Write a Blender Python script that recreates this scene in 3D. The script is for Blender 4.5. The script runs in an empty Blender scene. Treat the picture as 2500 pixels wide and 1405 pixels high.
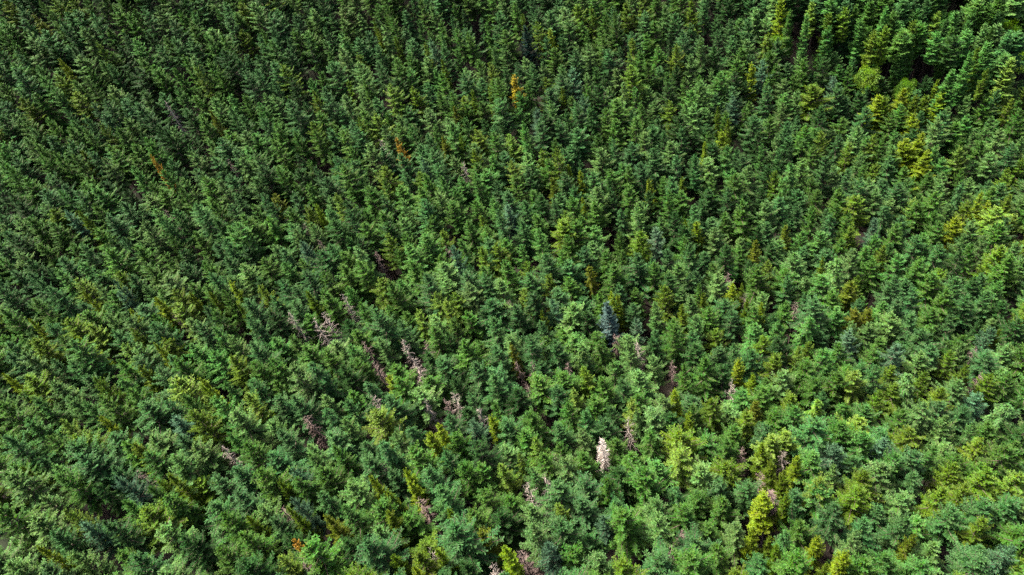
import bpy, math, random
import numpy as np
from mathutils import Vector, Matrix

SC = bpy.context.scene
COL = SC.collection
R_ = math.radians

# ------------------------------------------------------------------ camera
PW, PH = 2500.0, 1405.0                  # pixel frame the survey points below were read in
FPX = 1667.0                             # focal length in those pixels (24 mm on a 36 mm frame)
PITCH, ROLL = R_(45.5), R_(15.2)
F = np.array([0.0, math.cos(PITCH), -math.sin(PITCH)])
R0 = np.array([1.0, 0, 0]); U0 = np.array([0.0, math.sin(PITCH), math.cos(PITCH)])
CR = math.cos(ROLL) * R0 - math.sin(ROLL) * U0
CU = math.sin(ROLL) * R0 + math.cos(ROLL) * U0
CAMZ = 100.0
CAM = np.array([0.0, 0.0, CAMZ])
cam_d = bpy.data.cameras.new('camera')
cam_d.sensor_width = 36.0; cam_d.lens = 36.0 * FPX / PW
cam_d.clip_start = 0.5; cam_d.clip_end = 3000.0
cam = bpy.data.objects.new('camera', cam_d); COL.objects.link(cam)
M = Matrix.Identity(4)
for i in range(3):
    M[i][0] = CR[i]; M[i][1] = CU[i]; M[i][2] = -F[i]; M[i][3] = CAM[i]
cam.matrix_world = M
SC.camera = cam

# ------------------------------------------------------------------ light
SUN_EL, SUN_AZ = R_(62), R_(-50)        # azimuth measured from +Y (away from the camera), positive to the right
w = bpy.data.worlds.new('World'); SC.world = w; w.use_nodes = True
wn = w.node_tree; bg = wn.nodes['Background']
sky = wn.nodes.new('ShaderNodeTexSky'); sky.sky_type = 'NISHITA'; sky.sun_disc = False
sky.sun_elevation = SUN_EL; sky.sun_rotation = SUN_AZ
sky.air_density = 1.0; sky.dust_density = 6.0; sky.ozone_density = 0.5
wn.links.new(sky.outputs[0], bg.inputs[0]); bg.inputs[1].default_value = 0.05
sun_d = bpy.data.lights.new('sun', 'SUN'); sun_d.energy = 2.5; sun_d.angle = R_(10); sun_d.color = (1.0, 0.96, 0.86)
sun = bpy.data.objects.new('sun', sun_d); COL.objects.link(sun)
sdir = Vector((math.sin(SUN_AZ) * math.cos(SUN_EL), math.cos(SUN_AZ) * math.cos(SUN_EL), math.sin(SUN_EL)))
sun.rotation_euler = sdir.to_track_quat('Z', 'Y').to_euler(); sun.location = (0, 0, 200)
vs = SC.view_settings
vs.view_transform = 'Standard'; vs.look = 'None'; vs.gamma = 1.0; vs.use_curve_mapping = False
vs.exposure = 2.7
SC.cycles.max_bounces = 3; SC.cycles.diffuse_bounces = 2; SC.cycles.glossy_bounces = 1; SC.cycles.transmission_bounces = 2
SC.cycles.use_denoising = False

# ------------------------------------------------------------------ survey maths
# The wooded slope is a shallow valley side: its tree tops lie on a concave surface whose straight lines run along CR.
DAX, H0, CT = 106.0, 18.0, 1 / math.tan(R_(47))
UZ, FZ = CU[2], F[2]
NV = math.hypot(UZ, FZ)
_ph = np.radians(np.linspace(-27, 29, 320))
_r = DAX * np.exp(_ph * CT)
_b, _z = _r * np.sin(_ph), _r * np.cos(_ph)
_q = (_b * FZ - _z * UZ) / NV; _hh = (_b * UZ + _z * FZ) / NV        # across and along the plumb line, in the plane of CU and F
def _ext(i, j, n):                                  # carry the end slopes on, easing to level ground
    dq = _q[i] - _q[j]; dh = _hh[i] - _hh[j]
    return _q[i] + np.sign(dq) * np.linspace(2, 700, n), _hh[i] + dh / abs(dq) * 60 * (1 - np.exp(-np.linspace(2, 700, n) / 60))
q0, h0 = _ext(0, 1, 200); q1, h1 = _ext(-1, -2, 200)
QQ = np.concatenate([q0[::-1], _q, q1]); HH = np.concatenate([h0[::-1], _hh, h1])
if QQ[0] > QQ[-1]: QQ, HH = QQ[::-1].copy(), HH[::-1].copy()
def canopy(x, y):
    b = x * CU[0] + y * CU[1]; z = x * F[0] + y * F[1]
    q = (b * FZ - z * UZ) / NV; base = (b * UZ + z * FZ) / NV
    return CAMZ + (np.interp(q, QQ, HH) - base) / NV
def bumps(x, y):
    return 0.9 * np.sin(x * .045 + 1.0) * np.cos(y * .06) + 0.5 * np.sin(x * .11 + y * .09)
def ground(x, y):
    return canopy(x, y) - H0 + bumps(x, y)
def ray(px, py):
    return F + CR * ((px - PW / 2) / FPX) + CU * ((PH / 2 - py) / FPX)
def place(px, py, h):
    """foot of a tree of height h whose top is seen at pixel (px, py)"""
    d = ray(px, py); lo, hi = 40.0, 320.0
    for _ in range(34):
        t = .5 * (lo + hi); P = CAM + d * t
        if P[2] > float(ground(P[0], P[1])) + h: lo = t
        else: hi = t
    return P[0], P[1]
def project(x, y, z):
    Q = np.stack([x, y, z], -1) - CAM
    dz = Q @ F
    return PW / 2 + FPX * (Q @ CR) / dz, PH / 2 - FPX * (Q @ CU) / dz, dz

# ------------------------------------------------------------------ materials
def new_mat(name):
    m = bpy.data.materials.new(name); m.use_nodes = True
    nt = m.node_tree; nt.nodes.clear()
    return m, nt, nt.nodes.new('ShaderNodeOutputMaterial')

def foliage_mat(name, transl=0.14, rough=0.55):
    m, nt, out = new_mat(name)
    N, L = nt.nodes.new, nt.links.new
    tint = N('ShaderNodeAttribute'); tint.attribute_type = 'INSTANCER'; tint.attribute_name = 'tint'
    rnd = N('ShaderNodeAttribute'); rnd.attribute_type = 'GEOMETRY'; rnd.attribute_name = 'rnd'
    sep = N('ShaderNodeSeparateColor'); L(rnd.outputs['Color'], sep.inputs[0])
    hsv = N('ShaderNodeHueSaturation'); L(tint.outputs['Color'], hsv.inputs['Color'])
    def mr(src, a, b, dst):
        n = N('ShaderNodeMapRange'); n.inputs['To Min'].default_value = a; n.inputs['To Max'].default_value = b
        L(src, n.inputs['Value']); L(n.outputs[0], dst)
    mr(sep.outputs[0], 0.47, 0.525, hsv.inputs['Hue'])
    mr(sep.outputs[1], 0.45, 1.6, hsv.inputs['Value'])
    mr(sep.outputs[2], 0.86, 1.18, hsv.inputs['Saturation'])
    p = N('ShaderNodeBsdfPrincipled'); p.inputs['Roughness'].default_value = rough
    p.inputs['Specular IOR Level'].default_value = 0.08
    L(hsv.outputs[0], p.inputs['Base Color'])
    t = N('ShaderNodeBsdfTranslucent'); L(hsv.outputs[0], t.inputs['Color'])
    mx = N('ShaderNodeMixShader'); mx.inputs[0].default_value = transl
    L(p.outputs[0], mx.inputs[1]); L(t.outputs[0], mx.inputs[2]); L(mx.outputs[0], out.inputs[0])
    return m

def bark_mat(name, c1, c2, scale=3.0):
    m, nt, out = new_mat(name)
    N, L = nt.nodes.new, nt.links.new
    tc = N('ShaderNodeTexCoord'); no = N('ShaderNodeTexNoise'); no.inputs['Scale'].default_value = scale
    no.inputs['Detail'].default_value = 6
    cr = N('ShaderNodeValToRGB'); cr.color_ramp.elements[0].color = (*c1, 1); cr.color_ramp.elements[1].color = (*c2, 1)
    cr.color_ramp.elements[0].position = .3; cr.color_ramp.elements[1].position = .7
    p = N('ShaderNodeBsdfPrincipled'); p.inputs['Roughness'].default_value = .9
    L(tc.outputs['Object'], no.inputs['Vector']); L(no.outputs[0], cr.inputs[0]); L(cr.outputs[0], p.inputs['Base Color'])
    bp = N('ShaderNodeBump'); bp.inputs['Strength'].default_value = .5; L(no.outputs[0], bp.inputs['Height']); L(bp.outputs[0], p.inputs['Normal'])
    L(p.outputs[0], out.inputs[0])
    return m

FOL = foliage_mat('needles')
LEAF = foliage_mat('leaves', .3, .5)
BARK = bark_mat('bark', (.06, .04, .03), (.14, .095, .075))
DEADM = {'grey': bark_mat('dead wood', (.27, .21, .18), (.44, .36, .315)),
         'brown': bark_mat('brown dead wood', (.15, .10, .085), (.25, .175, .155)),
         'white': bark_mat('bleached wood', (.5, .41, .35), (.72, .63, .56))}
def ground_mat():
    m, nt, out = new_mat('forest floor')
    N, L = nt.nodes.new, nt.links.new
    tc = N('ShaderNodeTexCoord'); no = N('ShaderNodeTexNoise'); no.inputs['Scale'].default_value = 1.3; no.inputs['Detail'].default_value = 8
    n2 = N('ShaderNodeTexNoise'); n2.inputs['Scale'].default_value = .12; n2.inputs['Detail'].default_value = 4
    cr = N('ShaderNodeValToRGB'); cr.color_ramp.elements[0].color = (.010, .007, .005, 1); cr.color_ramp.elements[1].color = (.040, .025, .018, 1)
    mixc = N('ShaderNodeMix'); mixc.data_type = 'RGBA'; mixc.inputs[7].default_value = (.025, .04, .014, 1)
    p = N('ShaderNodeBsdfPrincipled'); p.inputs['Roughness'].default_value = .95
    L(tc.outputs['Object'], no.inputs['Vector']); L(tc.outputs['Object'], n2.inputs['Vector'])
    L(no.outputs[0], cr.inputs[0]); L(cr.outputs[0], mixc.inputs[6])
    r2 = N('ShaderNodeMapRange'); r2.inputs['From Min'].default_value = .5; r2.inputs['From Max'].default_value = .65; r2.inputs['To Max'].default_value = .7
    L(n2.outputs[0], r2.inputs[0]); L(r2.outputs[0], mixc.inputs[0]); L(mixc.outputs[2], p.inputs['Base Color'])
    L(p.outputs[0], out.inputs[0])
    return m

# ------------------------------------------------------------------ ground
def build_ground():
    n = 121
    xs = np.linspace(-420, 420, n); ys = np.linspace(-60, 520, n)
    X, Y = np.meshgrid(xs, ys)
    Z = ground(X, Y) + 0.12 * np.sin(X * 1.7) * np.sin(Y * 1.3)
    v = np.stack([X, Y, Z], -1).reshape(-1, 3)
    i = np.arange((n - 1) * n).reshape(n - 1, n)[:, :-1].ravel()
    f = np.stack([i, i + 1, i + n + 1, i + n], -1)
    me = bpy.data.meshes.new('ground'); me.from_pydata(v.tolist(), [], f.tolist())
    me.materials.append(ground_mat())
    o = bpy.data.objects.new('ground', me); COL.objects.link(o); o['kind'] = 'structure'
build_ground()

# ------------------------------------------------------------------ mesh building
class Geo:
    """quads collected with a colour-variation attribute and a material index"""
    def __init__(s): s.v = []; s.f = []; s.c = []; s.m = []; s.n = 0
    def quads(s, Q, C, mat=0):           # Q (n,4,3), C (n,3)
        n = len(Q)
        s.v.append(Q.reshape(-1, 3)); s.f.append(np.arange(n * 4).reshape(n, 4) + s.n); s.n += n * 4
        s.c.append(C); s.m.append(np.full(n, mat))
    def tube(s, P, r, sides=3, mat=1, col=(.5, .5, .5)):   # tapered tube along P (k,3)
        P = np.asarray(P, float); k = len(P); r = np.asarray(r, float)
        T = np.gradient(P, axis=0); T /= np.linalg.norm(T, axis=1)[:, None] + 1e-9
        ref = np.array([0, 0, 1.0]) if abs(T[0, 2]) < .8 else np.array([1.0, 0, 0])
        A = np.cross(T, ref); A /= np.linalg.norm(A, axis=1)[:, None] + 1e-9; B = np.cross(T, A)
        a = np.linspace(0, 2 * math.pi, sides, endpoint=False)
        ring = P[:, None] + r[:, None, None] * (np.cos(a)[None, :, None] * A[:, None] + np.sin(a)[None, :, None] * B[:, None])
        q = []
        for j in range(sides):
            j2 = (j + 1) % sides
            q.append(np.stack([ring[:-1, j], ring[:-1, j2], ring[1:, j2], ring[1:, j]], 1))
        Q = np.concatenate(q); s.quads(Q, np.tile(col, (len(Q), 1)), mat)
    def sticks(s, P0, P1, r0, r1, mat=0):       # many straight three-sided twigs at once
        T = norm(P1 - P0); A = norm(np.cross(T, np.array([.3, .2, .93]))); B = np.cross(T, A)
        for j in range(3):
            a, b = j * 2.0944, (j + 1) * 2.0944
            o1 = math.cos(a) * A + math.sin(a) * B; o2 = math.cos(b) * A + math.sin(b) * B
            s.quads(np.stack([P0 + o1 * r0, P0 + o2 * r0, P1 + o2 * r1, P1 + o1 * r1], 1), np.full((len(P0), 3), .5), mat)
    def build(s, name, mats):
        V = np.concatenate(s.v); Fc = np.concatenate(s.f); C = np.concatenate(s.c); Mi = np.concatenate(s.m)
        me = bpy.data.meshes.new(name)
        me.vertices.add(len(V)); me.vertices.foreach_set('co', V.astype(np.float32).ravel())
        me.loops.add(len(Fc) * 4); me.loops.foreach_set('vertex_index', Fc.astype(np.int32).ravel())
        me.polygons.add(len(Fc)); me.polygons.foreach_set('loop_start', (np.arange(len(Fc)) * 4).astype(np.int32))
        for m in mats: me.materials.append(m)
        me.polygons.foreach_set('material_index', Mi.astype(np.int32))
        at = me.attributes.new('rnd', 'FLOAT_COLOR', 'FACE')
        at.data.foreach_set('color', np.concatenate([C, np.ones((len(C), 1))], 1).astype(np.float32).ravel())
        me.update(calc_edges=True)
        return me

def norm(a): return a / (np.linalg.norm(a, axis=-1, keepdims=True) + 1e-9)

def blades(g, rng, P, D, L, W, col, mat=0, droop=.12, face=.3):
    """kite shaped needle sprays: foot P, direction D, length L, width W"""
    n = len(P)
    out = P * np.array([1.0, 1.0, 0]); out = out / (np.linalg.norm(out, axis=1, keepdims=True) + .25)      # sprays lie on the outside of the crown
    up = norm(np.array([0, 0, .8]) + out * face + rng.normal(0, .24, (n, 3)))
    S = norm(np.cross(D, up)) * W[:, None]
    mid = P + D * (L * .45)[:, None]
    tip = P + D * L[:, None]; tip[:, 2] -= droop * L
    g.quads(np.stack([P, mid + S, tip, mid - S], 1), col, mat)

def conifer(name, seed, H=18.0, crown=8.5, R=2.6, whorl=.62, per=6, power=.7, e_top=62, e_bot=-4, droop=.25, upturn=.2,
            bl=.24, bw=.042, pad=.3, hang=0.0, bulge=.85, step=.125, irregular=.22, fill=.2, reach=1.0):
    """crown mesh of one conifer built from separate boughs in loose whorls; the foot of the tree is the origin"""
    rng = np.random.default_rng(seed); g = Geo()
    lean = rng.normal(0, .014, 2)
    wood = []; lobes = rng.uniform(0, 6.28, 3); lamp = rng.uniform(.05, .16, 3)
    boughs = []
    z = .25; k = 0
    while z < crown:
        t = z / crown
        n = max(3, int(round(per * (.6 + .4 * min(1, t * 2.2)) + rng.normal(0, .5))))
        a0 = rng.uniform(0, 6.28)
        for j in range(n):
            boughs.append((min(1, max(.01, t + rng.normal(0, .25) * whorl / crown)), a0 + 6.283 * (j + rng.normal(0, .16)) / n, 1.0))
        for j in range(int(n * fill + rng.random())):
            boughs.append((min(1, t + whorl * .5 / crown), rng.uniform(0, 6.28), .6))
        z += whorl * (.55 + .6 * min(1, t * 2)) * rng.uniform(.8, 1.2)
    for (t, az, lf) in boughs:
        h = H - .25 - t * crown
        prof = (min(t, bulge) * reach) ** power * (1 if t < bulge else 1 - .22 * (t - bulge) / (1 - bulge + 1e-6))
        Lb = (.22 + R * prof) * lf * (1 + rng.normal(0, irregular)) * (1 + sum(lamp[q] * math.cos((q + 1) * az + lobes[q]) for q in range(3)))
        Lb = min(R * 1.35, max(.25, Lb))
        el = R_(e_top + (e_bot - e_top) * min(1, t * 1.3) ** .55 + rng.normal(0, 8))
        ca, sa = math.cos(az), math.sin(az)
        sN = np.linspace(0, 1, 6)
        bend = rng.normal(0, .12)
        rad = Lb * sN * math.cos(el); zz = Lb * (math.sin(el) * sN - droop * t * 1.6 * sN * (1 - .5 * sN) + upturn * sN ** 3)
        base = np.array([lean[0] * h, lean[1] * h, h])
        ax = base + np.stack([rad * ca - bend * Lb * sN ** 2 * sa, rad * sa + bend * Lb * sN ** 2 * ca, zz], -1)
        wood.append((ax[0], ax[3], ax[5], .01 + .014 * Lb))
        ns = max(3, int(Lb / step))
        s = np.repeat(np.linspace(.2 if t > .15 else .02, 1.0, ns), 2)
        side = np.tile([1.0, -1.0], ns)
        pos = np.stack([np.interp(s, sN, ax[:, j]) for j in range(3)], -1)
        ad = norm(np.stack([np.interp(np.clip(s + .08, 0, 1.08), np.append(sN, 1.08), np.append(ax[:, j], ax[-1, j] + (ax[-1, j] - ax[-2, j]) * .4)) for j in range(3)], -1) - pos)
        lat = np.array([-sa, ca, 0.0])
        fan = R_(48) + rng.normal(0, .16, len(s))
        sd = norm(ad * np.cos(fan)[:, None] + lat * (side * np.sin(fan))[:, None] + np.stack([0 * s, 0 * s, rng.normal(.0 - hang, .14, len(s))], -1))
        shape = np.clip(np.minimum(s * 3.2, (1.06 - s) * 1.25), .12, 1)
        sl = np.clip(pad * min(Lb, 2.2) * shape, .14, .9) * rng.uniform(.75, 1.2, len(s))
        m = np.maximum(2, np.ceil(sl / .07).astype(int))
        idx = np.repeat(np.arange(len(s)), m)
        u = np.concatenate([np.linspace(.0, .85, q) for q in m])
        P = pos[idx] + sd[idx] * (sl[idx] * u)[:, None]
        P[:, 2] -= (.22 + hang * .6) * (sl[idx] * u) ** 1.4          # pads arch down at their edges
        n = len(P)
        alt = np.where(rng.random(n) < .5, 1.0, -1.0)
        lat2 = norm(np.cross(sd[idx], np.array([0, 0, 1.0])))
        ang = rng.uniform(.1, .8, n) * alt
        D = norm(sd[idx] * np.cos(ang)[:, None] + lat2 * np.sin(ang)[:, None] + np.stack([np.zeros(n), np.zeros(n), rng.normal(.14 - hang, .17, n)], -1))
        bcol = rng.random(3)
        L = bl * rng.uniform(.6, 1.35, n); Wd = bw * rng.uniform(.7, 1.35, n)
        young_lit = .5 * u + .5 * s[idx] ** 2                 # lighter shoot tips: new growth, with bright lit tips put into the colour
        col = np.clip(np.stack([.5 * bcol[0] + .5 * rng.random(n), .3 * bcol[1] + .35 * rng.random(n) + .35 * young_lit, rng.random(n) * (1 - .65 * young_lit)], -1), 0, 1)
        blades(g, rng, P, D, L, Wd, col)
        n = 6 + int(Lb * 5)                             # dense older inner foliage, added to block light and coloured darker for shade
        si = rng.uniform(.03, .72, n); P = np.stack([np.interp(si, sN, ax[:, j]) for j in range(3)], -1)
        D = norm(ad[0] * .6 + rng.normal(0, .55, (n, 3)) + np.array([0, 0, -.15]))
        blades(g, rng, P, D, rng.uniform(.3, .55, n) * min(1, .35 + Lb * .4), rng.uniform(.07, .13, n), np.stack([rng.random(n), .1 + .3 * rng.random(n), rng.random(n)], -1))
    w0, w1, w2 = (np.array([q[j] for q in wood]) for j in range(3)); wr = np.array([q[3] for q in wood])[:, None]
    g.sticks(w0, w1, wr, wr * .6, 1); g.sticks(w1, w2, wr * .6, wr * .2, 1)
    n = 40                                         # leader
    hz = H - .8 + rng.random(n) * .8; a = rng.random(n) * 6.28
    D = norm(np.stack([np.cos(a) * .6, np.sin(a) * .6, rng.uniform(.5, 1.4, n)], -1))
    blades(g, rng, np.stack([lean[0] * hz, lean[1] * hz, hz], -1), D, .26 * rng.uniform(.6, 1.1, n), np.full(n, .05), rng.random((n, 3)))
    zt = np.linspace(H - crown, H, 5)
    g.tube(np.stack([lean[0] * zt, lean[1] * zt, zt], -1), np.linspace(.11, .012, 5), 5, 1)
    return g.build(name, [FOL, BARK])

def trunk_mesh(name, seed, H, r0, top, mat):
    rng = np.random.default_rng(seed); g = Geo()
    z = np.array([-.5, .15, .6, top * .35, top * .7, top])
    r = r0 * np.array([1.5, 1.35, 1.05, .86, .62, .38]) * np.append(rng.uniform(.95, 1.05, 5), 1)
    P = np.stack([.05 * np.sin(z * .3 + seed), .05 * np.cos(z * .23 + seed), z], -1)
    P[:, :2] -= P[1, :2]; P[:, :2] *= np.linspace(1, 0, 6)[:, None]
    g.tube(P, r, 8, 0)
    return g.build(name, [mat])

def dead_tree(name, seed, H=17.0, crown=8.0, R=1.5, nb=70, tuft=0, mat=None, power=.7):
    """bare tree: returns trunk mesh and branch mesh"""
    rng = np.random.default_rng(seed)
    t = Geo(); z = np.array([-.5, .2, 4, 9, 13, H - 1.5, H]); rr = np.array([.22, .19, .16, .13, .10, .06, .012])
    wob = np.stack([.03 * np.sin(z * .4 + seed), .03 * np.cos(z * .33 + seed), z], -1); wob[:2, :2] = wob[1, :2]
    t.tube(wob, rr, 7, 0)
    tm = t.build(name + '_trunk', [mat])
    g = Geo(); tw = []
    for k in range(nb):
        q = ((k + .5) / nb) ** .8; h = H - .2 - q * crown; az = k * 2.4 + rng.normal(0, .5)
        L = max(.25, (.2 + R * q ** power) * rng.uniform(.45, 1.25)); el = R_(35 - 45 * q + rng.normal(0, 14))
        b = np.array([np.interp(h, z, wob[:, 0]), np.interp(h, z, wob[:, 1]), h])
        s = np.linspace(0, 1, 5)
        cz = L * (math.sin(el) * s - .28 * s * s + .1 * rng.normal() * s ** 2)
        swing = az + rng.normal(0, .25) * s
        A = b + np.stack([L * s * math.cos(el) * np.cos(swing), L * s * math.cos(el) * np.sin(swing), cz], -1)
        g.tube(A, .026 * np.array([1, .8, .6, .42, .2]) * (.6 + .4 * L), 3, 0)
        n = int(3 + L * 8); u = rng.uniform(.2, 1, n)
        p0 = np.stack([np.interp(u, s, A[:, c]) for c in range(3)], -1)
        d = norm(np.array([math.cos(az), math.sin(az), 0]) * .7 + rng.normal(0, .6, (n, 3))); l = rng.uniform(.18, .5, n) * (1.2 - u * .5)
        p2 = p0 + d * l[:, None]; p2[:, 2] += rng.normal(-.05, .08, n)
        tw.append((p0, p2, .011, .006))
        if tuft:
            q0 = np.repeat(p0, tuft, 0); q2 = np.repeat(p2, tuft, 0)
            tw.append((q0, q0 + (q2 - q0) * rng.random((len(q0), 1)) + rng.normal(0, .13, q0.shape), .018, .008))
    for (p0, p2, ra, rb) in tw: g.sticks(p0, p2, ra, rb)
    return tm, g.build(name + '_branches', [mat])

def broadleaf(name, seed, H=15.0, R=3.2, crown=7.0, nclump=75, leaves=190):
    rng = np.random.default_rng(seed); g = Geo()
    for k in range(nclump):
        d = norm(rng.normal(0, 1, 3)); d[2] = abs(d[2]) * .95 - .25
        rr = rng.uniform(.55, 1.0) ** .6
        c = np.array([d[0] * R * rr, d[1] * R * rr, H - crown * .55 + d[2] * crown * .5 * rr])
        g.tube(np.stack([np.array([0, 0, H - crown * .8]), c * np.array([.5, .5, 1]) * .5 + np.array([0, 0, (H - crown * .6) * .5]), c]), [.08, .05, .02], 4, 1)
        n = leaves; cs = rng.uniform(.5, .95); q = rng.normal(0, 1, (n, 3)); q = norm(q) * (rng.random((n, 1)) ** .4) * cs; q[:, 2] *= .65
        D = norm(q + rng.normal(0, .5, (n, 3))); bc = rng.random(3)
        col = np.clip(.5 * bc + .5 * rng.random((n, 3)), 0, 1)
        blades(g, rng, c + q, D, rng.uniform(.16, .3, n), rng.uniform(.06, .11, n), col, 0)
    return g.build(name, [LEAF, BARK])

# ------------------------------------------------------------------ prototypes: (crown mesh, trunk mesh, height, crown radius)
PROTO = {}
def add_proto(kind, crown_me, trunk_me, H, R): PROTO.setdefault(kind, []).append((crown_me, trunk_me, H, R))
rnp = random.Random(4)
for i in range(10):
    H = 18.0; R = rnp.uniform(2.1, 2.6)
    c = conifer(f'fir_crown_{i}', 100 + i, H, rnp.uniform(6.4, 8.0), R, whorl=rnp.uniform(.62, .82), per=rnp.choice((5, 6, 6, 7)), power=rnp.uniform(.75, .95), bulge=rnp.uniform(.65, .8), reach=1.2,
                e_top=rnp.uniform(52, 66), e_bot=rnp.uniform(-10, 6), droop=rnp.uniform(.1, .3), upturn=rnp.uniform(.12, .3), irregular=rnp.uniform(.18, .28))
    add_proto('fir', c, trunk_mesh(f'fir_trunk_{i}', i, H, .17, H - 8, BARK), H, R)
for i in range(3):                                  # drooping branchlets
    c = conifer(f'weeping_crown_{i}', 200 + i, 18.0, 9, 2.3, whorl=.7, per=6, power=.75, e_top=46, e_bot=-26, droop=.4, upturn=.02, hang=.45, pad=.3)
    add_proto('weeping', c, trunk_mesh(f'weeping_trunk_{i}', 20 + i, 18, .17, 9.5, BARK), 18.0, 2.3)
for i in range(4):                                  # slim soft bright conifer
    c = conifer(f'slim_crown_{i}', 300 + i, 17.0, 7.5, rnp.uniform(1.4, 1.7), whorl=.5, per=6, power=.7, e_top=58, e_bot=0, droop=.28, upturn=.14,
                bl=.19, bw=.04, pad=.5, step=.12, irregular=.25)
    add_proto('slim', c, trunk_mesh(f'slim_trunk_{i}', 30 + i, 17, .14, 9, BARK), 17.0, 1.55)
for i in range(5):                                  # tall narrow round-topped stand
    c = conifer(f'tall_crown_{i}', 400 + i, 24.0, (6.0, 7.0, 9.5, 11.0, 12.5)[i], rnp.uniform(1.6, 2.0), whorl=.55, per=6, power=.5, e_top=62, e_bot=0, droop=.3, upturn=.1,
                bl=.24, bw=.05, pad=.5, step=.14, irregular=.18, bulge=.7)
    add_proto('tall', c, trunk_mesh(f'tall_trunk_{i}', 40 + i, 24, .2, 14, BARK), 24.0, 1.8)
for i in range(2):                                  # broad spruce
    c = conifer(f'spruce_crown_{i}', 500 + i, 19.0, 11, 3.1, whorl=.6, per=8, power=.85, e_top=58, e_bot=-6, droop=.3, upturn=.22)
    add_proto('spruce', c, trunk_mesh(f'spruce_trunk_{i}', 50 + i, 19, .2, 8.5, BARK), 19.0, 3.1)
for i in range(3):
    add_proto('broad', broadleaf(f'broadleaf_crown_{i}', 600 + i, 17.0, 3.0, 7.5), trunk_mesh(f'broadleaf_trunk_{i}', 60 + i, 17, .2, 11, BARK), 17.0, 3.0)
for nm in ('grey', 'brown'):
    for i in range(4):
        tm, bm_ = dead_tree(f'{nm}_dead_{i}', 700 + i + (10 if nm == 'brown' else 0), 17.0, 8.5, rnp.uniform(1.1, 1.7), nb=60, tuft=0, power=.6, mat=DEADM[nm])
        add_proto('dead_' + nm, bm_, tm, 17.0, .8)
tm, bm_ = dead_tree('white_dead', 730, 17.5, 7.0, 1.0, nb=90, tuft=2, mat=DEADM['white']); add_proto('dead_white', bm_, tm, 17.5, .8)
tm, bm_ = dead_tree('bushy_dead', 733, 15.5, 7.0, 1.5, nb=120, tuft=3, mat=DEADM['brown']); add_proto('dead_bushy', bm_, tm, 15.5, .8)

# ------------------------------------------------------------------ survey of single trees: (x, y) of the tree top, crown width in the same pixels
TINT = {'green': (.056, .150, .018), 'blue': (.050, .142, .036), 'sage': (.095, .205, .046), 'warm': (.092, .175, .010), 'dark': (.024, .076, .014),
        'lime': (.165, .260, .003), 'moss': (.085, .155, .003), 'olive': (.110, .150, .006), 'pale': (.135, .240, .026), 'gold': (.40, .36, .006),
        'orange': (.38, .22, .010), 'steel': (.074, .170, .080), 'silver': (.120, .190, .170), 'navy': (.018, .054, .034), 'mint': (.066, .190, .032), 'yellow': (.46, .43, .010)}
SLIM = dict(
    lime=[(945,920,42),(1062,1036,45),(1040,1055,52),(1198,1019,38),(990,1150,36),(1000,1180,40),(906,1164,26),(1230,1332,46),(1070,1345,42),(1010,1388,40),
          (1653,955,42),(1804,880,38),(1841,915,30),(1951,1120,42),(1863,1210,58),(1841,1286,33),(1994,1310,40),(2065,1353,46),(1680,1007,30),(1793,692,38),
          (2332,534,56),(2416,495,40),(1425,483,24),(1493,715,28),(1507,722,26),(1700,546,38),(558,688,30),(319,756,30),(202,712,24),(67,782,28),(188,820,36),
          (242,1016,22),(94,1335,26),(490,938,24),(7,910,26),(922,77,20),(1344,69,30),(1191,212,20),(1391,403,24),(1420,418,30),(1584,440,26),(144,144,24),
          (2144,235,56),(2208,218,44),(2302,218,40),(2288,195,26),(2228,279,40),(2258,323,40),(2211,343,58),(2238,346,50),(2258,366,50),(1764,319,34),(1724,348,25),
          (1838,155,34),(380,725,38),(487,920,24),(770,497,25),(464,715,22),(380,836,24),(2396,470,28),(1862,739,30)],
    moss=[(948,1200,46),(942,1250,50),(958,1354,46),(1862,1083,42),(1887,1128,42),(1914,1153,42),(1922,1209,30),(2021,1379,30),(1967,1399,32),(1878,1310,22),
          (1895,1331,22),(1098,1240,24),(1673,537,24),(1717,719,30),(1813,695,20),(1825,729,22),(2008,631,18),(1666,745,34),(750,709,32),(507,712,22),(57,846,24),
          (339,897,40),(322,1083,46),(413,1157,42),(54,1143,24),(682,1177,36),(601,1257,24),(706,1237,34),(911,50,18),(964,91,22),(1154,218,24),(1374,215,26),
          (1153,366,34),(1079,148,24),(2161,242,40),(2231,232,40),(2261,232,40),(1751,262,22),(1778,292,24),(1552,588,36),(1319,759,24),(192,514,26),(198,370,34),
          (2440,806,28),(1663,433,26),(581,745,22)],
    olive=[(1170,1302,58),(1848,982,46),(2077,685,50),(2093,755,46),(2127,755,48),(1846,588,34),(1922,554,34),(793,1261,44),(1344,437,30),(1109,262,30),(1080,336,30),
           (2236,1308,24),(667,477,42),(81,40,34),(514,269,24)],
    gold=[(1252,183,34)], orange=[(964,339,28),(366,380,16),(716,1321,22)])
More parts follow.
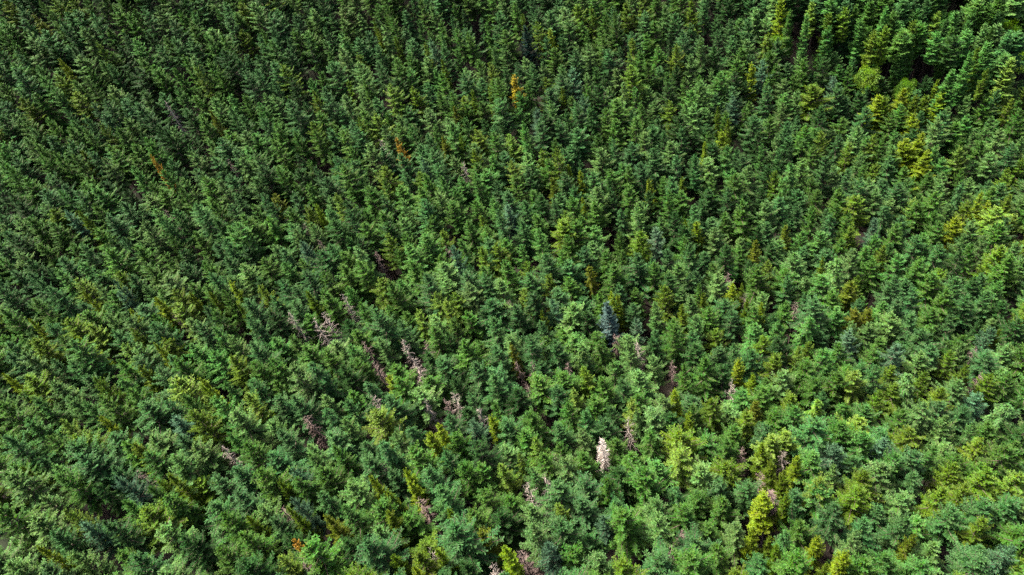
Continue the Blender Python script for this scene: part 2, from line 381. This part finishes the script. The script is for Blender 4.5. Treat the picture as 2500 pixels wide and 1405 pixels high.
FIRS = dict(
    pale=[(905,1000,92),(1660,1095,80),(1364,1231,50),(1223,1130,58),(1307,1076,62),(1398,950,52),(1539,980,50),(1925,1046,78),(692,1348,78),(158,1019,60),(158,1241,62),
          (500,972,60),(598,965,66),(188,678,62),(1273,708,58),(1018,762,50),(1089,735,50),(1381,520,52),(1065,712,46),(817,477,44),(1200,155,38),(1949,846,50),(1875,635,46)],
    warm=[(1741,972,58),(2083,1190,92),(2107,1157,84),(2335,1140,62),(2423,1157,84),(2140,955,58),(2191,938,62),(2404,1271,62),(2231,1050,70),(2322,863,56),(2366,893,44),
          (2416,913,50),(2181,893,54),(2157,604,50),(1426,897,50),(1330,675,50),(1173,608,52),(944,571,50),(1626,702,50),(2068,349,44),(2473,245,46),(1895,417,38),(2466,413,44),
          (2490,390,44),(1996,208,80),(427,705,52),(316,806,46),(1636,249,40),(877,286,32),(763,222,36),(249,296,36),(477,158,34),(235,104,34),(1035,108,28),(1274,34,26),(1126,326,26)],
    steel=[(1552,782,44),(1351,729,44),(1606,557,52),(1236,497,44),(1425,232,36),(1028,386,28),(1394,168,46),(1307,269,44),(1052,97,40),(1862,145,40),(1784,235,44),
           (2030,188,40),(282,685,40),(292,712,46),(158,514,36),(736,588,50),(2198,846,68),(2140,534,40),(2426,806,52),(2080,810,60),(420,1016,68),(286,1163,60),(709,1214,50),
           (195,1274,60),(716,1147,56),(1334,1321,60),(1475,1258,46),(1149,1032,52),(2399,969,68),(2036,1080,66),(2473,1331,64),(2161,1070,66),(1109,601,40)])
WEEP = [(1435,645,44,'olive'),(1250,840,38,'olive'),(1556,1006,52,'sage'),(2003,985,70,'pale'),(1520,196,40,'sage'),(1270,1113,46,'pale'),(2390,1075,80,'warm')]
DEADS = dict(  # top, length of bare stem in view
    grey=[(909,964,40),(1035,974,46),(1104,955,62),(1532,1017,48),(1284,1177,48),(1331,1163,48),(1915,1100,48),(538,1086,84),(981,826,70),(1008,873,50),(702,759,36),
          (763,776,30),(786,762,30),(833,715,66),(1788,925,68),(1200,1379,30),(1048,1342,50),(400,245,18),(926,339,34),(1129,395,30),(1556,833,18),(1166,995,36)],
    brown=[(1085,975,60),(1284,935,36),(1347,1103,44),(1021,1217,54),(934,1133,30),(1268,1342,46),(1663,1295,40),(1640,1331,36),
           (1811,1093,36),(1858,1153,44),(2386,846,56),(2396,910,36),(1778,662,36),(1818,715,30),(1944,735,40),
           (884,830,62),(911,883,72),(1035,833,30),(1260,880,52),(1297,883,44),(1386,883,46),(1640,880,52),(1502,816,44),(914,614,46),(1089,601,38),(1240,732,52),
           (396,507,26),(739,544,50),(776,584,44),(773,631,40),(420,762,32),(743,1012,60),(329,1150,28),(685,1241,24),(739,1375,30),
           (1485,272,44),(941,215,36),(554,386,38),],
    white=[(1467,1073,40)], bushy=[(1882,1200,44)])
TALL = [(1909,0,28,'lime'),(1929,24,24,'green'),(1969,34,28,'mint'),(1983,7,28,'pale'),(2020,0,42,'mint'),(2030,34,30,'warm'),(2025,69,30,'mint'),(2070,22,32,'warm'),(2090,12,30,'green'),
        (2107,47,30,'mint'),(2130,3,40,'green'),(2161,17,30,'mint'),(2181,30,34,'green'),(2117,64,30,'green'),(2134,77,26,'warm'),(2161,67,32,'warm'),(2228,30,26,'mint'),(2245,24,26,'mint'),
        (2261,0,32,'blue'),(2238,52,30,'warm'),(2194,57,30,'mint'),(2211,92,34,'mint'),(2231,89,30,'green'),(2288,34,30,'pale'),(2312,47,22,'dark'),(2324,67,28,'green'),
        (2322,86,46,'dark'),(2282,77,34,'mint'),(2366,54,30,'mint'),(2362,74,38,'mint'),(2403,57,30,'sage'),(2413,10,34,'green'),(2379,27,26,'mint'),(2436,30,32,'dark'),(2409,104,46,'mint'),
        (2386,118,28,'warm'),(2369,128,30,'mint'),(2460,128,46,'mint'),(2478,144,44,'pale'),(2406,171,22,'warm'),(2325,170,40,'mint'),(2424,67,24,'green')]
BROAD = [(2362,-14,96,'yellow'),(2476,34,70,'warm'),(2130,146,58,'pale'),(2224,178,46,'pale'),(1905,67,54,'pale'),(2322,8,56,'mint'),(2492,108,60,'pale'),(2445,-6,60,'dark')]
SPRUCE = [(1485,740,80,'silver'),(1277,66,64,'navy')]

rng = random.Random(11)
class Tree: pass
TREES = []
def add_tree(cls, kind, px, py, wpx, tint, h, vis, name):
    t = Tree(); t.cls, t.kind, t.px, t.py, t.tint, t.name = cls, kind, px, py, tint, name
    t.proto = rng.randrange(len(PROTO[kind]))
    if kind == 'tall' and py > 55 and px < 2200: t.proto = rng.randrange(2)
    _, _, H, R = PROTO[kind][t.proto]
    t.h = h; t.x, t.y = place(px, py, h)
    t.depth = float(project(t.x, t.y, ground(t.x, t.y) + h)[2])
    wm = wpx * t.depth / FPX
    s = wm / (2 * R * .92) if wpx else rng.uniform(.85, 1.15)
    t.sx = min(1.9, max(.55, s)); t.sz = h / H; t.r = R * t.sx; t.rot = rng.uniform(0, 6.283)
    t.vis = vis; t.surveyed = True
    TREES.append(t); return t
for tn, L in SLIM.items():
    for (x, y, wd) in L: add_tree('slim', 'slim', x, y, wd, tn, rng.uniform(17.6, 19.0) + (1.2 if tn in ('gold', 'orange') else 0), 1.35 * wd, 'slim_conifer')
for tn, L in FIRS.items():
    for (x, y, wd) in L: add_tree('fir', 'fir', x, y, wd * 1.1, tn, rng.uniform(17.6, 19.2), .8 * wd, 'fir_tree')
for (x, y, wd, tn) in WEEP: add_tree('fir', 'weeping', x, y, wd * 1.1, tn, rng.uniform(18, 19), 1.0 * wd, 'weeping_fir')
for dn, L in DEADS.items():
    for (x, y, v) in L: add_tree('dead', 'dead_' + dn, x, y, 0, None, rng.uniform(16.2, 17.0) + (.8 if dn in ('grey', 'white') else 0), v, 'dead_tree')
for (x, y, wd, tn) in TALL: add_tree('tall', 'tall', x, y, wd * 1.1, tn, rng.uniform(22.5, 25), 1.5 * wd, 'tall_conifer')
for (x, y, wd, tn) in BROAD: add_tree('broad', 'broad', x, y, wd, tn, rng.uniform(18, 20) if y > 60 else 22, .8 * wd, 'broadleaf_tree')
for (x, y, wd, tn) in SPRUCE: add_tree('spruce', 'spruce', x, y, wd, tn, 20.5, 1.2 * wd, 'spruce_tree')

# ------------------------------------------------------------------ the plantation between them
def in_poly(px, py, poly):
    c = False; n = len(poly)
    for i in range(n):
        (x1, y1), (x2, y2) = poly[i], poly[(i + 1) % n]
        if (y1 > py) != (y2 > py) and px < (x2 - x1) * (py - y1) / (y2 - y1) + x1: c = not c
    return c
STAND = [(1860, -600), (1885, 30), (1960, 102), (2040, 118), (2110, 126), (2150, 160), (2200, 170), (2260, 176), (2330, 186), (2420, 186), (2500, 160), (3200, 60), (3200, -600)]
SX, SY = np.array([t.x for t in TREES]), np.array([t.y for t in TREES])
SR = np.array([t.r for t in TREES])
SPX, SPY = np.array([t.px for t in TREES]), np.array([t.py for t in TREES]); SV = np.array([t.vis for t in TREES])
SDEAD = np.array([t.cls == 'dead' for t in TREES])
NADX, NADY = 1680.0, 2290.0
SP = 3.75
ca, sa = math.cos(.42), math.sin(.42)
nr = np.random.default_rng(7)
IU, IV = np.meshgrid(np.arange(-130, 131), np.arange(-130, 131))
gu = (IU + .5 * (IV & 1)) * SP; gv = IV * SP * .866
gx = (gu * ca - gv * sa + nr.normal(0, .75, gu.shape)).ravel(); gy = (110 + gu * sa + gv * ca + nr.normal(0, .75, gu.shape)).ravel()
gpx, gpy, gdz = project(gx, gy, ground(gx, gy) + 18)
ok = (gdz > 20) & (gy > -10) & (gpx > -330) & (gpx < 2830) & (gpy > -330) & (gpy < 1850)
C = np.stack([gx[ok], gy[ok]], -1)
from mathutils.kdtree import KDTree
def near(A, B, r, same):
    kd = KDTree(len(B))
    for i, p in enumerate(B): kd.insert((p[0], p[1], 0), i)
    kd.balance()
    pr = [(i, j) for i, p in enumerate(A) for _, j, _ in kd.find_range((p[0], p[1], 0), r) if not (same and i == j)]
    return np.array(pr).T
S2 = np.stack([SX, SY], -1)
i1, j1 = near(C, C, 4.2, True); i2, j2 = near(C, S2, 5.5, False)
for it in range(14):                                # push apart, surveyed trees stay put
    mv = np.zeros_like(C)
    D = C[i1] - C[j1]; d = np.sqrt((D ** 2).sum(-1)) + 1e-6
    np.add.at(mv, i1, D / d[:, None] * np.clip(3.0 - d, 0, None)[:, None] * .25)
    D = C[i2] - S2[j2]; d = np.sqrt((D ** 2).sum(-1)) + 1e-6
    np.add.at(mv, i2, D / d[:, None] * np.clip(SR[j2] * .8 + 1.35 - d, 0, None)[:, None] * .35)
    C += np.clip(mv, -.6, .6)
ALLF = []
for (x, y) in C:
    d2 = np.hypot(SX - x, SY - y)
    if np.any(d2 < SR * .55 + .9): continue
    h = rng.gauss(17.9, 1.0)
    px, py, dz = (float(q) for q in project(x, y, ground(x, y) + h))
    stand = in_poly(px, py, STAND)
    if stand:
        if not in_poly(px, py + 22, STAND): continue
        h += 6
        px, py, dz = (float(q) for q in project(x, y, ground(x, y) + h))
    k = FPX / dz                                    # keep surveyed crowns and bare stems open to view
    tt = np.clip((py - SPY) / np.maximum(SV, 1), 0, 1)
    axx = SPX + tt * SV * (NADX - SPX) / (NADY - SPY)
    half = np.where(SDEAD, 0.9 * k, SR * .4 * k + .35 * k)
    if np.any((np.abs(px - axx) < half) & (py > SPY - .5 * k) & (py < SPY + SV * .55)): continue
    if stand and any((px - a) ** 2 + ((py - b) * .8) ** 2 < r * r for a, b, r in ((2285, 2, 20), (2045, 70, 14), (2135, 110, 18))): continue
    t = Tree(); t.cls = 'tall' if stand else 'fir'; t.kind = 'tall' if stand else ('weeping' if rng.random() < .06 else 'fir')
    t.name = {'tall': 'tall_conifer', 'weeping': 'weeping_fir', 'fir': 'fir_tree'}[t.kind]
    t.proto = rng.randrange(len(PROTO[t.kind])); _, _, H, R = PROTO[t.kind][t.proto]
    q = rng.random()
    nz = math.sin(x * .07 + 2) * math.cos(y * .06 + x * .02) * .12
    q += nz
    t.tint = 'dark' if q < .10 else 'blue' if q < .40 else 'green' if q < .68 else 'sage' if q < .86 else 'mint' if q < .95 else 'warm' if q < 1.04 else 'pale'
    t.x, t.y, t.h, t.px, t.py, t.depth = x, y, h, px, py, dz
    t.sx = rng.gauss(1.0, .17) + (h - 18) * .05; t.sx = min(1.4, max(.6, t.sx)); t.sz = h / H; t.r = R * t.sx; t.rot = rng.uniform(0, 6.283); t.surveyed = False
    ALLF.append(t)
TREES += ALLF
for t in TREES: t.seen = -5 < t.px < PW + 5 and -12 < t.py < PH + 12
firs = sorted([t for t in ALLF if t.cls == 'fir' and t.seen], key=lambda t: t.depth / t.sx)
single = set(id(t) for t in firs[:300])
for t in TREES:
    t.single = t.seen and (t.surveyed or t.cls == 'tall' or id(t) in single)
    c = TINT[t.tint] if t.tint else (.3, .22, .2)
    v = rng.uniform(.82, 1.2)
    if t.cls == 'tall': v *= 1.25
    t.rgb = tuple(min(.6, .68 * q * v * rng.uniform(.93, 1.07)) for q in c)

# ------------------------------------------------------------------ words
MARKS = [('the white bleached snag', 1467, 1073), ('the big blue spruce', 1485, 740), ('the golden conifer', 1252, 183), ('the larger orange conifer', 964, 339),
         ('the dark broad spruce', 1277, 66), ('the widest grey dead tree', 1104, 955), ('the pale lime fir', 692, 1348), ('the longest leaning dead tree', 538, 1086),
         ('the pinkish bushy dead tree', 1882, 1200), ('the pale dead spire', 1915, 1100), ('the tangled brown dead tree', 2386, 846), ('the broadest yellow-green fir', 2083, 1190),
         ('the paired lime conifers', 2211, 343), ('the lower left corner', 0, 1405), ('the lower right corner', 2500, 1405), ('the slanting lime conifer', 188, 820),
         ('the yellow broadleaf', 2362, -14), ('the tall lime conifer', 2332, 534), ('the left edge midpoint', 0, 620), ('the upper left corner', 0, 0),
         ('the bottom edge midpoint', 1250, 1405), ('the upper right corner', 2500, 0), ('the right edge midpoint', 2500, 700),
         ('the fresh green broadleaf', 2322, 8), ('the top edge midpoint', 1250, 0), ('the light green roundish tree', 2130, 146)]
OWN = {(1467, 1073): 'bleached white dead snag with dense short twigs among green firs',
       (1485, 740): 'broad silvery blue spruce standing out in the middle of the forest',
       (1252, 183): 'single golden yellow conifer in the upper middle of the forest',
       (964, 339): 'orange larch-like conifer, the larger of the few orange ones',
       (1277, 66): 'dark broad blue-green spruce near the top edge, wider than its neighbours',
       (1104, 955): 'grey dead tree with the widest spread of pale bare branches',
       (692, 1348): 'pale lime green fir with wide fluffy crown by the bottom edge',
       (538, 1086): 'longest visible bare grey dead tree, leaning left among bluish firs',
       (1882, 1200): 'pinkish brown dead tree with bushy twigs behind a bright lime conifer',
       (1915, 1100): 'pale slender dead spire between small dark yellow-green conifers at right',
       (2386, 846): 'brown dead tree with tangled bare branches by the right edge',
       (2083, 1190): 'broadest yellow-green fir with drooping layered branches at lower right',
       (2211, 343): 'tall lime conifer, left one of the close group in the upper right',
       (188, 820): 'long slanting lime conifer near the left edge among green firs',
       (2362, -14): 'bright yellow broadleaf tree cut off by the top edge',
       (2322, 8): 'wide fresh green broadleaf tree beside the bright yellow one',
       (2130, 146): 'light green roundish broadleaf tree at the front of the tall stand',
       (2332, 534): 'tall slim lime conifer standing alone by the right edge'}
NOUN = {'fir': 'fir', 'slim': 'slim conifer', 'dead': 'dead tree', 'tall': 'tall conifer', 'broad': 'broadleaf tree', 'spruce': 'spruce'}
CAT = {'fir': 'fir tree', 'slim': 'conifer', 'dead': 'dead tree', 'tall': 'conifer', 'broad': 'broadleaf tree', 'spruce': 'spruce tree'}
GRP = {'fir': 'green firs covering the slope', 'slim': 'slim yellow-green conifers among the firs', 'dead': 'bare dead trees among the firs',
       'tall': 'tall narrow conifers in the upper right stand', 'broad': 'broadleaf trees near the upper right', 'spruce': 'broad spruces'}
LOOK = {'green': 'mid green', 'blue': 'bluish green', 'sage': 'pale grey-green', 'warm': 'yellowish green', 'dark': 'dark green', 'lime': 'bright lime', 'moss': 'dark moss green',
        'olive': 'olive yellow', 'pale': 'light green', 'gold': 'golden', 'orange': 'orange', 'steel': 'bluish grey-green', 'silver': 'silvery blue', 'navy': 'dark', 'mint': 'fresh green', 'yellow': 'yellow',
        'dead_grey': 'grey bare', 'dead_brown': 'brown bare', 'dead_white': 'white', 'dead_bushy': 'bushy'}
ORD = ['first', 'second', 'third', 'fourth', 'fifth', 'sixth', 'seventh', 'eighth', 'ninth', 'tenth', 'eleventh', 'twelfth', 'thirteenth', 'fourteenth', 'fifteenth', 'sixteenth', 'seventeenth', 'eighteenth', 'nineteenth', 'twentieth']
DIRS = ['right of', 'above right of', 'above', 'above left of', 'left of', 'below left of', 'below', 'below right of']
def sector(dx, dy): return int(round(math.degrees(math.atan2(-dy, dx)) / 45.0)) % 8
BYC = {}
for t in TREES:
    t.look = (LOOK[t.kind] if t.cls == 'dead' else LOOK[t.tint]) + ' ' + ('drooping ' if t.kind == 'weeping' else '') + NOUN[t.cls]
    if t.seen: BYC.setdefault(t.look, []).append(t)
RANK = {}
for ci, L in BYC.items():
    for mi, (mn, mx, my) in enumerate(MARKS):
        secs = {}
        for t in L:
            dx, dy = t.px - mx, t.py - my; dd = math.hypot(dx, dy)
            if dd < 3: continue
            secs.setdefault(sector(dx, dy), []).append((dd, id(t)))
        for s_, q in secs.items():
            for r, (dd, i_) in enumerate(sorted(q)): RANK.setdefault(i_, []).append((r, dd, mi, s_))
def words(t):
    own = OWN.get((t.px, t.py)) if t.surveyed else None
    if own: return own
    r, dd, mi, s_ = min(RANK[id(t)], key=lambda q: (q[0] * 70 + q[1]) if q[0] < len(ORD) else 1e9)
    if r >= len(ORD): print('RANKFAIL', t.cls, t.px, t.py, r, dd, MARKS[mi]); r = 19
    return f'{t.look}, {ORD[r]} such {NOUN[t.cls].split()[-1]} {DIRS[s_]} {MARKS[mi][0]}'

# ------------------------------------------------------------------ single trees
def plant(t):
    cme, tme, H, R = PROTO[t.kind][t.proto]
    e = bpy.data.objects.new(t.name, None); e.empty_display_size = .5; COL.objects.link(e)
    e.location = (t.x, t.y, float(ground(t.x, t.y))); e.rotation_euler = (0, 0, t.rot); e.scale = (t.sx, t.sx, t.sz)
    e['label'] = words(t); e['category'] = CAT[t.cls]; e['group'] = GRP[t.cls]
    tr = bpy.data.objects.new('trunk', tme); COL.objects.link(tr); tr.parent = e
    cr = bpy.data.objects.new('branches' if t.cls == 'dead' else 'crown', cme); COL.objects.link(cr); cr.parent = e
    if t.cls != 'dead': cr['tint'] = (*t.rgb, 1.0)
for t in TREES:
    if t.single: plant(t)

# ------------------------------------------------------------------ the rest of the plantation, one mass
def forest_mass(trees):
    kinds = [('fir', i) for i in range(len(PROTO['fir']))] + [('weeping', i) for i in range(len(PROTO['weeping']))] + [('tall', i) for i in range(len(PROTO['tall']))]
    me = bpy.data.meshes.new('fir_forest')
    me.from_pydata([(t.x, t.y, float(ground(t.x, t.y))) for t in trees], [], [])
    def attr(nm, ty, vals, key):
        a = me.attributes.new(nm, ty, 'POINT'); a.data.foreach_set(key, np.array(vals, dtype=np.int32 if ty == 'INT' else np.float32).ravel())
    # joined instances come out in the order of linking below
    attr('variant', 'INT', [kinds.index((t.kind, t.proto)) for t in trees], 'value')
    attr('turn', 'FLOAT_VECTOR', [(0, 0, t.rot) for t in trees], 'vector')
    attr('size', 'FLOAT_VECTOR', [(t.sx, t.sx, t.sz) for t in trees], 'vector')
    attr('tint', 'FLOAT_COLOR', [(*t.rgb, 1) for t in trees], 'color')
    o = bpy.data.objects.new('fir_forest', me); COL.objects.link(o)
    o['kind'] = 'stuff'; o['label'] = 'dense mass of green firs covering the farther slope'; o['category'] = 'forest'
    ng = bpy.data.node_groups.new('forest', 'GeometryNodeTree')
    ng.interface.new_socket('Geometry', in_out='INPUT', socket_type='NodeSocketGeometry')
    ng.interface.new_socket('Geometry', in_out='OUTPUT', socket_type='NodeSocketGeometry')
    N, L = ng.nodes.new, ng.links.new
    gi, go = N('NodeGroupInput'), N('NodeGroupOutput')
    iop = N('GeometryNodeInstanceOnPoints'); iop.inputs['Pick Instance'].default_value = True
    join = N('GeometryNodeJoinGeometry')
    gis = []
    for (k, i) in kinds:
        cme, tme, H, R = PROTO[k][i]
        j2 = N('GeometryNodeJoinGeometry')
        for m in (cme, tme):
            po = bpy.data.objects.new('proto_' + m.name, m)
            oi = N('GeometryNodeObjectInfo'); oi.inputs['Object'].default_value = po
            L(oi.outputs['Geometry'], j2.inputs[0])
        g2 = N('GeometryNodeGeometryToInstance'); L(j2.outputs[0], g2.inputs[0]); gis.append(g2)
    for g2 in reversed(gis): L(g2.outputs[0], join.inputs[0])
    def na(nm, ty):
        n = N('GeometryNodeInputNamedAttribute'); n.data_type = ty; n.inputs[0].default_value = nm; return n.outputs[0]
    e2r = N('FunctionNodeEulerToRotation'); L(na('turn', 'FLOAT_VECTOR'), e2r.inputs[0])
    L(gi.outputs[0], iop.inputs['Points']); L(join.outputs[0], iop.inputs['Instance']); L(na('variant', 'INT'), iop.inputs['Instance Index'])
    L(e2r.outputs[0], iop.inputs['Rotation']); L(na('size', 'FLOAT_VECTOR'), iop.inputs['Scale'])
    L(iop.outputs[0], go.inputs[0])
    md = o.modifiers.new('forest', 'NODES'); md.node_group = ng
mass = [t for t in TREES if not t.single and t.kind in ('fir', 'weeping', 'tall')]
forest_mass(mass)
print('TREES', len(TREES), 'single', sum(t.single for t in TREES), 'mass', len(mass), 'seen firs', len(firs))
